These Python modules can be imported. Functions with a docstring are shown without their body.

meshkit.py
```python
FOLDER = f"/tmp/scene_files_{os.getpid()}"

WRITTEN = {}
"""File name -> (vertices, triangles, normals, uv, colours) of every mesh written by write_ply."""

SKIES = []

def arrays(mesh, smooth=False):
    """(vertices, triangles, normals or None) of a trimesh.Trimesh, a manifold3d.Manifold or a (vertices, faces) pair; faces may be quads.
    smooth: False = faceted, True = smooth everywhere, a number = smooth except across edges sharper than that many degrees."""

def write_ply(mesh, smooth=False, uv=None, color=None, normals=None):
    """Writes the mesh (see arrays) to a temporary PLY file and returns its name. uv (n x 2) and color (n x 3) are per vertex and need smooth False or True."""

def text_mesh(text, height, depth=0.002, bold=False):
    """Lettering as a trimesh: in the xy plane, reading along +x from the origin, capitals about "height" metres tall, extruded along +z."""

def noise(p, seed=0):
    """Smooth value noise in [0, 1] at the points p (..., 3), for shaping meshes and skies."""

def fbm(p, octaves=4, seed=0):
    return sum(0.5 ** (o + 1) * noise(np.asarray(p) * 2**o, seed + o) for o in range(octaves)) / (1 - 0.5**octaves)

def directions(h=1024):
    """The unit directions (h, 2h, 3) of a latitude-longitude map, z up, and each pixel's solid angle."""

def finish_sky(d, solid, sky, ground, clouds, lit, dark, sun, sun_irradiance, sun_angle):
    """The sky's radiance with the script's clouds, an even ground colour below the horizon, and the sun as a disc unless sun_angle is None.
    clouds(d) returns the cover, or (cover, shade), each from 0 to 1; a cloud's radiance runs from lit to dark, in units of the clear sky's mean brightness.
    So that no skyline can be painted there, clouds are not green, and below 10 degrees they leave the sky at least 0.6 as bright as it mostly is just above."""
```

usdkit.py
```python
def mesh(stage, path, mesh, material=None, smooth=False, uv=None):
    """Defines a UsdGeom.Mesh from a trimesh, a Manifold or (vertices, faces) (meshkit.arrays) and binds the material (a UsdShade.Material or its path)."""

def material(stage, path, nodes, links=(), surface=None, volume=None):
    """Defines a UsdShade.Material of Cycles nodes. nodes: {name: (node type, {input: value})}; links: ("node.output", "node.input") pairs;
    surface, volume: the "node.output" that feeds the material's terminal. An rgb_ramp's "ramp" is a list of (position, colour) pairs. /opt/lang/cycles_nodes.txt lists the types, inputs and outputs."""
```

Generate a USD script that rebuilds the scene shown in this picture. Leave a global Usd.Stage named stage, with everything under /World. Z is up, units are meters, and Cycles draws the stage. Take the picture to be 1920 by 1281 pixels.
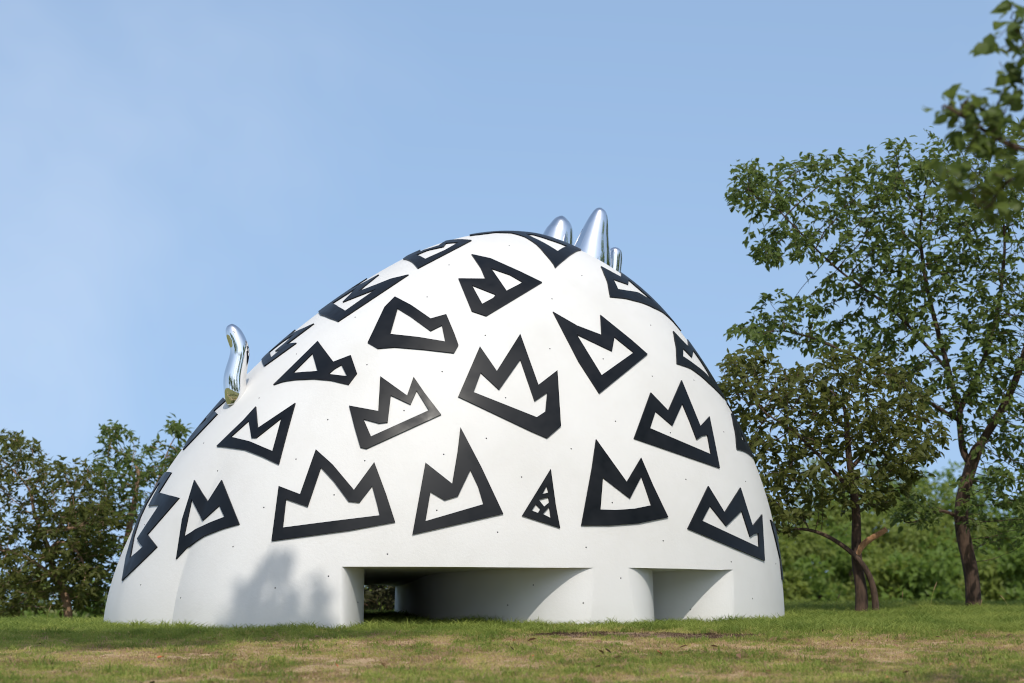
import math, random
import numpy as np, trimesh, manifold3d as m3, shapely, shapely.geometry as sg
from scipy.interpolate import CubicSpline
from scipy.spatial import cKDTree
from pxr import Usd, UsdGeom, UsdLux, UsdShade, Gf, Sdf, Vt
import usdkit, meshkit

# ---------------------------------------------------------------- camera, sky, sun
stage = Usd.Stage.CreateInMemory()
UsdGeom.SetStageUpAxis(stage, "Z"); UsdGeom.SetStageMetersPerUnit(stage, 1.0)
UsdGeom.Xform.Define(stage, "/World"); UsdGeom.Scope.Define(stage, "/World/Looks")
FPX = 3200.0                                   # focal length in photograph pixels (60 mm on 36 mm film)
CAM = np.array([0.0, -13.44, 0.175])
TILT = math.atan((1132 - 640.5) / FPX)
cam = UsdGeom.Camera.Define(stage, "/World/camera")
cam.AddTranslateOp().Set(Gf.Vec3d(*CAM)); cam.AddRotateXOp().Set(90 + math.degrees(TILT))
cam.CreateHorizontalApertureAttr(36.0); cam.CreateVerticalApertureAttr(36.0 * 683 / 1024)
cam.CreateFocalLengthAttr(60.0); cam.CreateFStopAttr(1.8); cam.CreateFocusDistanceAttr(13.9)
cam.CreateExposureAttr(0.50)
SUN_AZ, SUN_EL = math.radians(8), math.radians(51)      # azimuth to the right of straight behind the camera
SUN = np.array([math.cos(SUN_EL) * math.sin(SUN_AZ), -math.cos(SUN_EL) * math.cos(SUN_AZ), math.sin(SUN_EL)])
sky_mat = usdkit.material(stage, "/World/Looks/sky_air", {
    "tc": ("texture_coordinate", {}), "sp": ("separate_xyz", {}), "zc": ("math", {"math_type": "maximum", "value2": 0.0}),
    "zz": ("math", {"math_type": "multiply_add", "value2": 0.33, "value3": 0.265}), "hs": ("hsv", {"saturation": 0.92, "value": 1.0}), "cb": ("combine_xyz", {}), "nm": ("vector_math", {"math_type": "normalize"}),
    "s": ("sky_texture", {"sky_type": "single_scattering", "sun_disc": False, "sun_elevation": SUN_EL, "sun_rotation": math.atan2(SUN[0], SUN[1]),
                          "altitude": 100.0, "air_density": 1.0, "aerosol_density": 2.0, "ozone_density": 1.0}),
    "ti": ("mix_color", {"blend_type": "multiply", "fac": 1.0, "b": (0.99, 1.04, 1.04), "use_clamp": False}),
    "n": ("noise_texture", {"scale": 2.6, "detail": 5.0, "roughness": 0.55, "distortion": 0.4}),
    "nr": ("map_range", {"range_type": "smoothstep", "from_min": 0.45, "from_max": 0.75, "to_min": 0.0, "to_max": 0.20}),
    "cl": ("mix_color", {"b": (5.2, 5.5, 6.0), "use_clamp": False}),
    "b": ("background_shader", {"strength": 0.134})},
    [("tc.generated", "sp.vector"), ("sp.z", "zc.value1"), ("zc.value", "zz.value1"), ("sp.x", "cb.x"), ("sp.y", "cb.y"), ("zz.value", "cb.z"), ("cb.vector", "nm.vector1"), ("nm.vector", "s.vector"),
     ("tc.generated", "n.vector"), ("n.fac", "nr.value"), ("nr.result", "cl.fac"), ("s.color", "hs.color"), ("hs.color", "ti.a"), ("ti.result", "cl.a"), ("cl.result", "b.color")], surface="b.background")
sky = UsdLux.DomeLight.Define(stage, "/World/sky")
UsdShade.MaterialBindingAPI.Apply(sky.GetPrim()).Bind(sky_mat)
sky.GetPrim().SetCustomDataByKey("kind", "structure")
sun = UsdLux.DistantLight.Define(stage, "/World/sun")
sun.CreateNormalizeAttr(True); sun.CreateIntensityAttr(0.61); sun.CreateAngleAttr(0.5); sun.CreateColorAttr(Gf.Vec3f(1.0, 0.95, 0.87))
sun.AddRotateXYZOp().Set(Gf.Vec3f(90 - math.degrees(SUN_EL), 0, math.degrees(SUN_AZ)))

# ---------------------------------------------------------------- helpers
used = {}
def numbered(path):
    n = used.get(path, 0); used[path] = n + 1
    return path if n == 0 else f"{path}_{n:03d}"
def tag(prim, label=None, cat=None, group=None, kind=None):
    for k, v in (("label", label), ("category", cat), ("group", group), ("kind", kind)):
        if v: prim.SetCustomDataByKey(k, v)
    return prim
def thing(name, label, cat, loc=(0, 0, 0), rot=0.0, group=None):
    x = UsdGeom.Xform.Define(stage, numbered("/World/" + name))
    x.AddTranslateOp().Set(Gf.Vec3d(*map(float, loc)))
    if rot: x.AddRotateZOp().Set(float(rot))
    return tag(x.GetPrim(), label, cat, group)
def obj(name, mesh, mat, parent=None, smooth=False, label=None, loc=None):
    base = str(parent.GetPath()) if parent else "/World"
    if loc is not None:
        v, f = (np.array(mesh[0]), np.array(mesh[1])) if isinstance(mesh, tuple) else (np.array(mesh.vertices), np.array(mesh.faces))
        mesh = (v - np.asarray(loc), f)
    m = usdkit.mesh(stage, numbered(base + "/" + name), mesh, mat, smooth)
    if label: m.GetPrim().SetCustomDataByKey("label", label)
    return m.GetPrim()
def rays(px):
    px = np.atleast_2d(np.asarray(px, float))[:, :2]
    x, y = (px[:, 0] - 960) / FPX, (640.5 - px[:, 1]) / FPX
    d = np.stack([x, math.cos(TILT) - y * math.sin(TILT), math.sin(TILT) + y * math.cos(TILT)], 1)
    return d / np.linalg.norm(d, axis=1, keepdims=True)
def at(px, dist):
    """World points seen at photograph pixels px, dist metres in front of the camera along y."""
    d = rays(px)
    return CAM + d * (np.broadcast_to(dist, len(d)) / d[:, 1])[:, None]
def sstep(x, a, b):
    t = np.clip((x - a) / (b - a), 0, 1); return t * t * (3 - 2 * t)
def ground_h(x, y):
    x, y = np.asarray(x, float), np.asarray(y, float)
    k = 0.008 + 0.016 * sstep(x, -4.0, 0.5)
    yc = 3.0 + 3.5 * sstep(x, -4.0, 1.0)
    front = 0.055 * np.maximum(np.minimum(y, 0), -16)
    up = k * np.clip(y, 0, None)
    fall = np.maximum(y - yc, 0)
    drop = np.minimum(0.03 * fall ** 1.6, 0.13 * fall + 0.1)
    z = front + np.where(y > yc, k * yc + k * 0.5 * (1 - np.exp(-fall)), up) - drop
    z = np.maximum(z, -2.6 - 0.002 * np.abs(y))
    z = z - 0.03 - 0.015 * (1 - sstep(x, -4, 0))
    p = np.stack([x, y, 0 * x], -1)
    near = np.exp(-((x / 14) ** 2 + ((y + 2) / 16) ** 2))
    return z + near * (0.020 * (meshkit.fbm(p * 1.3 + 31, 3, 5) - 0.5) + 0.03 * (meshkit.noise(p * 0.35 + 9, 7) - 0.5))

# ---------------------------------------------------------------- materials
M = "/World/Looks/"
def mat(name, nodes, links, surface="p.BSDF"):
    return usdkit.material(stage, M + name, nodes, links, surface=surface)
white = mat("white_stucco", {
    "g": ("geometry", {}),
    "n": ("noise_texture", {"scale": 260.0, "detail": 3.0, "roughness": 0.6}),
    "n2": ("noise_texture", {"scale": 1.1, "detail": 5.0, "roughness": 0.6}),
    "n4": ("noise_texture", {"scale": 45.0, "detail": 3.0}),
    "r": ("rgb_ramp", {"ramp": [(0.3, (0.565, 0.553, 0.53)), (0.5, (0.60, 0.59, 0.572)), (0.75, (0.625, 0.617, 0.60))]}),
    "x": ("separate_xyz", {}),
    "mr": ("map_range", {"from_min": 0.02, "from_max": 0.22, "to_min": 0.30, "to_max": 0.0, "clamp": True}),
    "md": ("math", {"math_type": "multiply"}),
    "mx": ("mix_color", {"b": (0.50, 0.47, 0.38)}),
    "b2": ("bump", {"strength": 0.12, "distance": 0.01}),
    "b": ("bump", {"strength": 0.30, "distance": 0.003}),
    "p": ("principled_bsdf", {"roughness": 0.6, "specular_ior_level": 0.3})},
    [("g.position", "n.vector"), ("g.position", "n2.vector"), ("g.position", "n4.vector"), ("n2.fac", "r.fac"), ("g.position", "x.vector"), ("x.z", "mr.value"),
     ("mr.result", "md.value1"), ("n4.fac", "md.value2"), ("md.value", "mx.fac"), ("r.color", "mx.a"), ("mx.result", "p.base_color"),
     ("n4.fac", "b2.height"), ("b2.normal", "b.normal"), ("n.fac", "b.height"), ("b.normal", "p.normal")])
black = mat("black_paint", {
    "g": ("geometry", {}),
    "n": ("noise_texture", {"scale": 5.0, "detail": 4.0, "roughness": 0.6}),
    "n3": ("noise_texture", {"scale": 2.3, "detail": 1.0}),
    "mp": ("mapping", {"scale": (1.0, 1.0, 1.0)}),
    "r": ("rgb_ramp", {"ramp": [(0.35, (0.004, 0.005, 0.0065)), (0.7, (0.008, 0.009, 0.0115))]}),
    "rr": ("map_range", {"from_min": 0.3, "from_max": 0.75, "to_min": 0.33, "to_max": 0.55}),
    "b": ("bump", {"strength": 0.10, "distance": 0.02}),
    "p": ("principled_bsdf", {"specular_ior_level": 0.18})},
    [("g.position", "n.vector"), ("g.position", "mp.vector"), ("mp.vector", "n3.vector"), ("n.fac", "r.fac"), ("n.fac", "rr.value"), ("rr.result", "p.roughness"),
     ("r.color", "p.base_color"), ("n3.fac", "b.height"), ("b.normal", "p.normal")])
chrome = mat("polished_steel", {
    "g": ("geometry", {}), "n": ("noise_texture", {"scale": 7.0, "detail": 2.0}), "b": ("bump", {"strength": 0.10, "distance": 0.02}),
    "p": ("principled_bsdf", {"base_color": (0.80, 0.80, 0.80), "metallic": 1.0, "roughness": 0.045})},
    [("g.position", "n.vector"), ("n.fac", "b.height"), ("b.normal", "p.normal")])
bolt_mat = mat("dark_bolt", {"p": ("principled_bsdf", {"base_color": (0.03, 0.03, 0.03), "roughness": 0.5})}, [])
def bark(name, c1, c2):
    return mat(name, {
        "g": ("geometry", {}), "mp": ("mapping", {"scale": (1.0, 1.0, 0.25)}),
        "n": ("noise_texture", {"scale": 38.0, "detail": 5.0, "roughness": 0.65}), "n2": ("noise_texture", {"scale": 6.0, "detail": 3.0}),
        "r": ("rgb_ramp", {"ramp": [(0.32, c1), (0.62, c2)]}), "a": ("math", {"math_type": "multiply_add", "value2": 0.55}), "h": ("math", {"math_type": "multiply", "value2": 0.45}),
        "b": ("bump", {"strength": 0.8, "distance": 0.02}),
        "p": ("principled_bsdf", {"roughness": 0.85, "specular_ior_level": 0.2})},
        [("g.position", "mp.vector"), ("mp.vector", "n.vector"), ("g.position", "n2.vector"), ("n2.fac", "h.value1"), ("n.fac", "a.value1"), ("h.value", "a.value3"),
         ("a.value", "r.fac"), ("r.color", "p.base_color"), ("n.fac", "b.height"), ("b.normal", "p.normal")])
bark_dark = bark("bark_brown", (0.018, 0.013, 0.010), (0.105, 0.066, 0.046))
bark_tan = bark("bark_tan", (0.12, 0.075, 0.045), (0.36, 0.23, 0.15))
wood_raw = bark("raw_wood", (0.22, 0.11, 0.05), (0.45, 0.25, 0.13))
def leaf_mat(name, ramp, trans=0.48, tcol=(0.16, 0.22, 0.04), rough=0.5):
    return mat(name, {
        "g": ("geometry", {}),
        "r": ("rgb_ramp", {"ramp": ramp}),
        "p": ("principled_bsdf", {"roughness": rough, "specular_ior_level": 0.22}),
        "hs": ("hsv", {"hue": 0.485, "saturation": 1.05, "value": 1.6}),
        "t": ("translucent_bsdf", {}), "m": ("mix_closure", {"fac": trans})},
        [("g.random_per_island", "r.fac"), ("r.color", "p.base_color"), ("r.color", "hs.color"), ("hs.color", "t.color"), ("p.BSDF", "m.closure1"), ("t.BSDF", "m.closure2")], surface="m.closure")
leaf_a = leaf_mat("leaf_green", [(0.0, (0.090, 0.125, 0.030)), (0.4, (0.175, 0.225, 0.056)), (0.75, (0.28, 0.325, 0.105)), (0.95, (0.36, 0.38, 0.16)), (0.985, (0.14, 0.11, 0.04)), (1.0, (0.30, 0.19, 0.03))])
leaf_b = leaf_mat("leaf_olive", [(0.0, (0.085, 0.096, 0.022)), (0.4, (0.165, 0.22, 0.055)), (0.7, (0.28, 0.33, 0.105)), (0.88, (0.32, 0.25, 0.10)), (0.96, (0.17, 0.11, 0.05)), (1.0, (0.30, 0.18, 0.04))])
leaf_far = leaf_mat("leaf_far", [(0.0, (0.11, 0.165, 0.030)), (0.5, (0.20, 0.28, 0.055)), (0.8, (0.27, 0.335, 0.08)), (1.0, (0.34, 0.35, 0.11))])
leaf_far2 = leaf_mat("leaf_far_yellow", [(0.0, (0.14, 0.175, 0.035)), (0.5, (0.24, 0.285, 0.062)), (0.8, (0.31, 0.34, 0.09)), (1.0, (0.38, 0.35, 0.13))])
leaf_scrub = leaf_mat("leaf_scrub", [(0.0, (0.05, 0.05, 0.02)), (0.4, (0.09, 0.09, 0.035)), (0.7, (0.17, 0.12, 0.07)), (0.92, (0.25, 0.18, 0.10)), (1.0, (0.4, 0.36, 0.25))])

# ---------------------------------------------------------------- ground
def patches(x, y):
    """(green cover, dry brown litter) of the lawn, both 0..1."""
    p = np.stack([x, y, 0 * x], -1)
    n = meshkit.fbm(p * np.array([0.9, 1.1, 1]) + 3, 5, 11)
    n2 = meshkit.fbm(p * np.array([3.6, 4.2, 1]) + 17, 4, 23)
    n3 = meshkit.fbm(p * 11.0 + 7, 3, 29)
    c = 0.56 + 1.2 * (n - 0.5) + 1.7 * (n2 - 0.5) + 1.8 * (n3 - 0.5)
    c -= 0.50 * np.exp(-((x + 2.6) / 1.2) ** 2 - ((y + 2.3) / 0.50) ** 2)
    c -= 0.22 * np.exp(-((x + 1.2) / 0.7) ** 2 - ((y + 3.6) / 0.35) ** 2)
    c -= 0.25 * np.exp(-((x - 1.9) / 0.5) ** 2 - ((y + 2.6) / 0.4) ** 2)
    c -= 0.18 * np.exp(-((x - 0.9) / 0.9) ** 2 - ((y + 1.4) / 0.3) ** 2)
    c += 0.5 * sstep(y, -1.3, -0.2) + 0.6 * (1 - sstep(y, -9.0, -6.5))
    lit = np.exp(-(((x - 1.0) / 0.80) ** 4) - ((y + 0.62 - 0.08 * np.sin(x * 3) - 0.25 * (n3 - .5)) / 0.26) ** 2)
    c -= 1.0 * lit
    return np.clip(c, 0, 1), np.clip(lit * 1.2, 0, 1)
def axis(lo, hi, step, far):
    a = np.arange(lo, hi + 1e-6, step)
    g, d, t = [], step, 0.0
    while t < far:
        d *= 1.32; t += d; g.append(t)
    g = np.array(g)
    return np.r_[lo - g[::-1], a, hi + g]
gx, gy = axis(-5.0, 5.5, 0.06, 2500), axis(-5.5, 7.0, 0.06, 2500)
GX, GY = np.meshgrid(gx, gy)
GZ = ground_h(GX, GY)
nx, ny = len(gx), len(gy)
ii = (np.arange(ny - 1)[:, None] * nx + np.arange(nx - 1)[None]).ravel()
gq = np.stack([ii, ii + 1, ii + nx + 1, ii + nx], 1)
gf = np.vstack([gq[:, [0, 1, 2]], gq[:, [0, 2, 3]]])
soil = mat("lawn_soil", {
    "g": ("geometry", {}), "ac": ("attribute", {"attribute": "cover"}), "al": ("attribute", {"attribute": "litter"}),
    "n": ("noise_texture", {"scale": 22.0, "detail": 6.0, "roughness": 0.7}), "n2": ("noise_texture", {"scale": 90.0, "detail": 4.0, "roughness": 0.7}),
    "rs": ("rgb_ramp", {"ramp": [(0.3, (0.20, 0.13, 0.07)), (0.5, (0.48, 0.335, 0.195)), (0.7, (0.64, 0.48, 0.31))]}),
    "rg": ("rgb_ramp", {"ramp": [(0.3, (0.07, 0.085, 0.025)), (0.55, (0.19, 0.19, 0.065)), (0.75, (0.36, 0.31, 0.145))]}),
    "rl": ("rgb_ramp", {"ramp": [(0.3, (0.09, 0.055, 0.035)), (0.55, (0.22, 0.145, 0.095)), (0.75, (0.42, 0.32, 0.23))]}),
    "m1": ("mix_color", {}), "m2": ("mix_color", {}), "cr": ("map_range", {"from_min": 0.15, "from_max": 0.65, "clamp": True}),
    "ad": ("math", {"math_type": "multiply_add", "value2": 0.6, "value3": -0.3}), "ad2": ("math", {"math_type": "add"}),
    "b": ("bump", {"strength": 0.9, "distance": 0.02}), "p": ("principled_bsdf", {"roughness": 0.95, "specular_ior_level": 0.1})},
    [("g.position", "n.vector"), ("g.position", "n2.vector"), ("n2.fac", "rs.fac"), ("n2.fac", "rg.fac"), ("n2.fac", "rl.fac"),
     ("n.fac", "ad.value1"), ("ad.value", "ad2.value1"), ("ac.fac", "ad2.value2"), ("ad2.value", "cr.value"), ("cr.result", "m1.fac"), ("rs.color", "m1.a"), ("rg.color", "m1.b"),
     ("al.fac", "m2.fac"), ("m1.result", "m2.a"), ("rl.color", "m2.b"), ("m2.result", "p.base_color"), ("n2.fac", "b.height"), ("b.normal", "p.normal")])
gm = usdkit.mesh(stage, "/World/lawn", (np.stack([GX.ravel(), GY.ravel(), GZ.ravel()], 1), gf), soil, True)
cov, lit = patches(GX.ravel(), GY.ravel())
for nme, arr in (("cover", cov), ("litter", lit)):
    UsdGeom.PrimvarsAPI(gm).CreatePrimvar(nme, Sdf.ValueTypeNames.FloatArray, "vertex").Set(Vt.FloatArray.FromNumpy(arr.astype(np.float32)))
tag(gm.GetPrim(), "dry lawn with bare soil patches rising to a low crest", "lawn", kind="structure")

# ---------------------------------------------------------------- the dome: an implicit surface
A_, B_, ROT, NN = 3.2, 2.6, math.radians(20), 2.3
UU, VV = np.array([math.cos(ROT), math.sin(ROT)]), np.array([-math.sin(ROT), math.cos(ROT)])
EX, EY = 3.1992081, 2.7609886
KN = [-0.05, 0.08, .2, .35, .5, .65, .8, 1.0]
H = 3.6972
CXF = CubicSpline(KN, [-0.5916, -0.5581, -0.4672, -0.3493, -0.2205, -0.1078, -0.0553, 0.218])
GXF = CubicSpline(KN, [3.1492, 3.1115, 3.0278, 2.8812, 2.7263, 2.5781, 2.4164, 2.197])
GROOVE = None
def groove(theta, z):
    if GROOVE is None: return 0.0
    d = (theta - GROOVE + np.pi) % (2 * np.pi) - np.pi
    d = d - 0.015 * np.clip(z, 0, 2)
    right = np.clip(1 - d / 0.42, 0, 1) ** 2.2 * (d >= 0)
    left = np.clip(1 + d / 0.30, 0, 1) ** 1.6 * (d < 0)
    return 0.040 * (right + left) * (1 - sstep(z, 0.35, 1.75))
def levels(z):
    t = np.clip(z / H, -.05, .99999); co = np.sqrt(1 - t * t); ph = np.arcsin(t) / (np.pi / 2)
    return CXF(ph), co * GXF(ph), EY * (.9 * co + .1 * (1 - t)), co
def F(X):
    z = X[..., 2]; cx, hx, hy, co = levels(z)
    xn = (X[..., 0] - cx) / np.maximum(hx, 1e-3) * EX; yn = (X[..., 1] - EY) / np.maximum(hy, 1e-3) * EY
    a = (xn * UU[0] + yn * UU[1]) / A_; b = (xn * VV[0] + yn * VV[1]) / B_
    r = (np.abs(a) ** NN + np.abs(b) ** NN) ** (1 / NN)
    return np.where(z > H, 1.0 + (z - H), (r / (1 - groove(np.arctan2(b, a), z)) - 1) * np.maximum(co, .1))
def Nrm(X):
    e = 2e-3; g = np.stack([F(X + e * k) - F(X - e * k) for k in np.eye(3)], -1)
    return g / np.maximum(np.linalg.norm(g, axis=-1, keepdims=True), 1e-9)
def hit(O, D, t0=10.0, t1=22.0, n=600):
    """First crossing of the dome along each ray; rays that miss get the nearest point, pulled onto the surface."""
    O = np.broadcast_to(O, D.shape); ts = np.linspace(t0, t1, n)
    f = F(O[:, None] + D[:, None] * ts[None, :, None])
    ins = f < 0; any_ = ins.any(1); k = np.where(any_, ins.argmax(1), f.argmin(1))
    hi = ts[k]; lo = ts[np.maximum(k - 1, 0)]
    for _ in range(25):
        mid = (lo + hi) / 2; neg = F(O + D * mid[:, None]) < 0
        hi = np.where(neg, mid, hi); lo = np.where(neg, lo, mid)
    t = np.where(any_, hi, ts[k]); X = O + D * t[:, None]
    return snap(X)
def snap(X):
    for _ in range(6):
        e = 2e-3; g = np.stack([F(X + e * k) - F(X - e * k) for k in np.eye(3)], -1) / (2 * e)
        X = X - g * (F(X) / np.maximum((g * g).sum(-1), 1e-9))[..., None]
    return X
def on_dome(pts):
    """Photograph pixels (x, y[, metres further round the back]) to points of the dome."""
    px = np.array([p[:2] for p in pts], float); w = np.array([p[2] if len(p) > 2 else 0.0 for p in pts])
    D = rays(px); X = hit(CAM, D)
    for _ in range(8):
        n = Nrm(X); tdir = D - (D * n).sum(1, keepdims=True) * n
        tdir /= np.maximum(np.linalg.norm(tdir, axis=1, keepdims=True), 1e-9)
        X = np.where((w > 0)[:, None], snap(X + tdir * (w / 8)[:, None]), X)
    return X
g0 = on_dome([(298, 1160)])[0]
_cx, _hx, _hy, _ = levels(g0[2])
_xn, _yn = (g0[0] - _cx) / _hx * EX, (g0[1] - EY) / _hy * EY
GROOVE = math.atan2((_xn * VV[0] + _yn * VV[1]) / B_, (_xn * UU[0] + _yn * UU[1]) / A_)
# grid of the outer surface
phis = np.r_[np.linspace(-0.047, 0.97, 120), 0.985, 0.995]
ths = np.linspace(0, 2 * np.pi, 361)[:-1]
ths = np.sort(np.r_[ths, GROOVE % (2 * np.pi) + np.linspace(-0.05, 0.12, 24)])
V = []
for ph in phis:
    z = H * math.sin(ph * np.pi / 2) if ph > 0 else ph * 3.3
    cx, hx, hy, _ = levels(z)
    c, s = np.cos(ths), np.sin(ths); nr = (np.abs(c) ** NN + np.abs(s) ** NN) ** (-1 / NN)
    # the groove follows the angle of (a, b)
    k = nr * (1 - groove(np.arctan2(s, c), z))
    P = (A_ * c * k)[:, None] * UU + (B_ * s * k)[:, None] * VV
    V.append(np.stack([cx + P[:, 0] / EX * hx, EY + P[:, 1] / EY * hy, np.full(len(ths), z)], 1))
nt = len(ths); V = np.vstack(V); R_ = len(phis)
fl = []
for i in range(R_ - 1):
    a = i * nt + np.arange(nt); b = i * nt + (np.arange(nt) + 1) % nt
    fl += [np.stack([a, b, b + nt], 1), np.stack([a, b + nt, a + nt], 1)]
top = len(V); bot = top + 1
zb = V[0, 2]; V = np.vstack([V, [[V[-nt:, 0].mean(), V[-nt:, 1].mean(), H * 0.99999], [V[:nt, 0].mean(), V[:nt, 1].mean(), zb]]])
a = (R_ - 1) * nt + np.arange(nt); b = (R_ - 1) * nt + (np.arange(nt) + 1) % nt
fl.append(np.stack([a, b, np.full(nt, top)], 1))
a = np.arange(nt); b = (a + 1) % nt
fl.append(np.stack([b, a, np.full(nt, bot)], 1))
def manif(v, f): return m3.Manifold(m3.Mesh(np.asarray(v, np.float32), np.asarray(f, np.uint32)))
body = manif(V, np.vstack(fl))
def bez(*P, n=22):
    P = [np.asarray(p, float) for p in P]; t = np.linspace(0, 1, n)[:, None]
    if len(P) == 3: return (1 - t) ** 2 * P[0] + 2 * t * (1 - t) * P[1] + t * t * P[2]
    return (1 - t) ** 3 * P[0] + 3 * t * (1 - t) ** 2 * P[1] + 3 * t * t * (1 - t) * P[2] + t ** 3 * P[3]
def cutter(plan, z_at, p0, out):
    m = trimesh.creation.extrude_polygon(sg.Polygon(plan), 2.0, engine="earcut")
    v = np.array(m.vertices); topv = v[:, 2] > 1
    v[:, 2] = np.where(topv, z_at(v[:, :2]), -1.0)
    w = np.clip(1 + ((v[:, :2] - p0) @ out) / 0.55, 0, 1) ** 1.5
    v[:, :2] += np.where(topv, 0, w * 0.165)[:, None] * out
    m = trimesh.Trimesh(v, m.faces, process=True); m.fix_normals()
    return manif(m.vertices, m.faces)
def xy(px): return on_dome([px])[0][:2]
PL, PR = xy((655, 1068)), xy((1062, 1071))
tl = xy((690, 1068)) - xy((640, 1068)); tl /= np.linalg.norm(tl)
tr = xy((1112, 1071)) - xy((1060, 1071)); tr /= np.linalg.norm(tr)
EXIT = np.array([(747 - 960) / FPX * 18.6, 18.6 - 13.44]); MID = np.array([0.02, 1.25])
dirn = EXIT - MID; dirn /= np.linalg.norm(dirn)
outl, outr = np.array([tl[1], -tl[0]]), np.array([tr[1], -tr[0]])     # outward of the front
def flare(x0, x1, depth, power, n=26):
    """Plan curve that leaves the shell tangentially at pixel column x0 and sinks to the depth at column x1."""
    u = np.linspace(0, 1, n); X = on_dome([(x0 + (x1 - x0) * k, 1070) for k in u]); o = Nrm(X)[:, :2]
    o /= np.linalg.norm(o, axis=1, keepdims=True)
    d = depth * u ** power - 0.004 * (1 - u)
    return X[:, :2] - o * d[:, None], o
fl_l, ol = flare(634, 673, 0.50, 2.3)
fl_r, or_ = flare(1126, 915, 1.2, 1.85, 40)
e1 = fl_r[-1] - fl_r[-2]; e1 /= np.linalg.norm(e1)
left = np.vstack([fl_l, [fl_l[-1] + dirn * 1.4, EXIT + np.array([-0.47, -0.1]), EXIT + np.array([-0.47, -0.1]) + dirn * 3]])
right = np.vstack([[EXIT + dirn * 3, EXIT], bez(EXIT, EXIT - (EXIT - fl_r[-1]) * .45 - dirn * .2, fl_r[-1] + e1 * 0.7, fl_r[-1], n=30)[1:-1], fl_r[::-1]])
plan = np.vstack([[fl_l[0] + ol[0] * 0.5], left, right, [fl_r[0] + or_[0] * 0.5, (PL + PR) / 2 + outr * 1.2]])
ZL = 0.462
tunnel = cutter(plan, lambda p: ZL - 0.022 * np.clip(((p - PL) @ np.array([-math.sin(ROT), math.cos(ROT)])), 0, 5.2), PL, np.array([math.sin(ROT), -math.cos(ROT)]))
NL, NR_ = xy((1190, 1070)), xy((1350, 1075))
tnr = xy((1385, 1075)) - xy((1335, 1075)); tnr /= np.linalg.norm(tnr); onr = np.array([tnr[1], -tnr[0]])
tnl = xy((1195, 1070)) - xy((1150, 1070)); tnl /= np.linalg.norm(tnl); onl = np.array([tnl[1], -tnl[0]])
tn = NR_ - NL; tn /= np.linalg.norm(tn); on_ = np.array([tn[1], -tn[0]])
dN = 14.55 + 0.55; AP = np.array([(1228 - 960) / FPX * dN, dN - 13.44])
fn_l, onl_ = flare(1163, 1302, 0.55, 2.0)
fn_r, onr_ = flare(1380, 1304, 0.54, 1.7, 34)
plan2 = np.vstack([[fn_l[0] + onl_[0] * 0.4], fn_l, [(fn_l[-1] + fn_r[-1]) / 2 + (fn_l[-1] - fn_l[-2])], fn_r[::-1], [fn_r[0] + onr_[0] * 0.4]])
niche = cutter(plan2, lambda p: 0.466 + 0.012 * ((p - NL) @ tn) * 0 - 0.055 * np.clip(((p - NL) @ -on_), 0, 1), NL, on_)
body = body - tunnel - niche

dome = thing("dome_sculpture", "white dome sculpture on the lawn with black crown shapes and polished silver spikes", "sculpture", (-0.6, 2.76, 0))
DL = (-0.6, 2.76, 0)
bv = body.to_mesh()
obj("shell", (bv.vert_properties[:, :3], bv.tri_verts), white, dome, 28, loc=DL)

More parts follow.
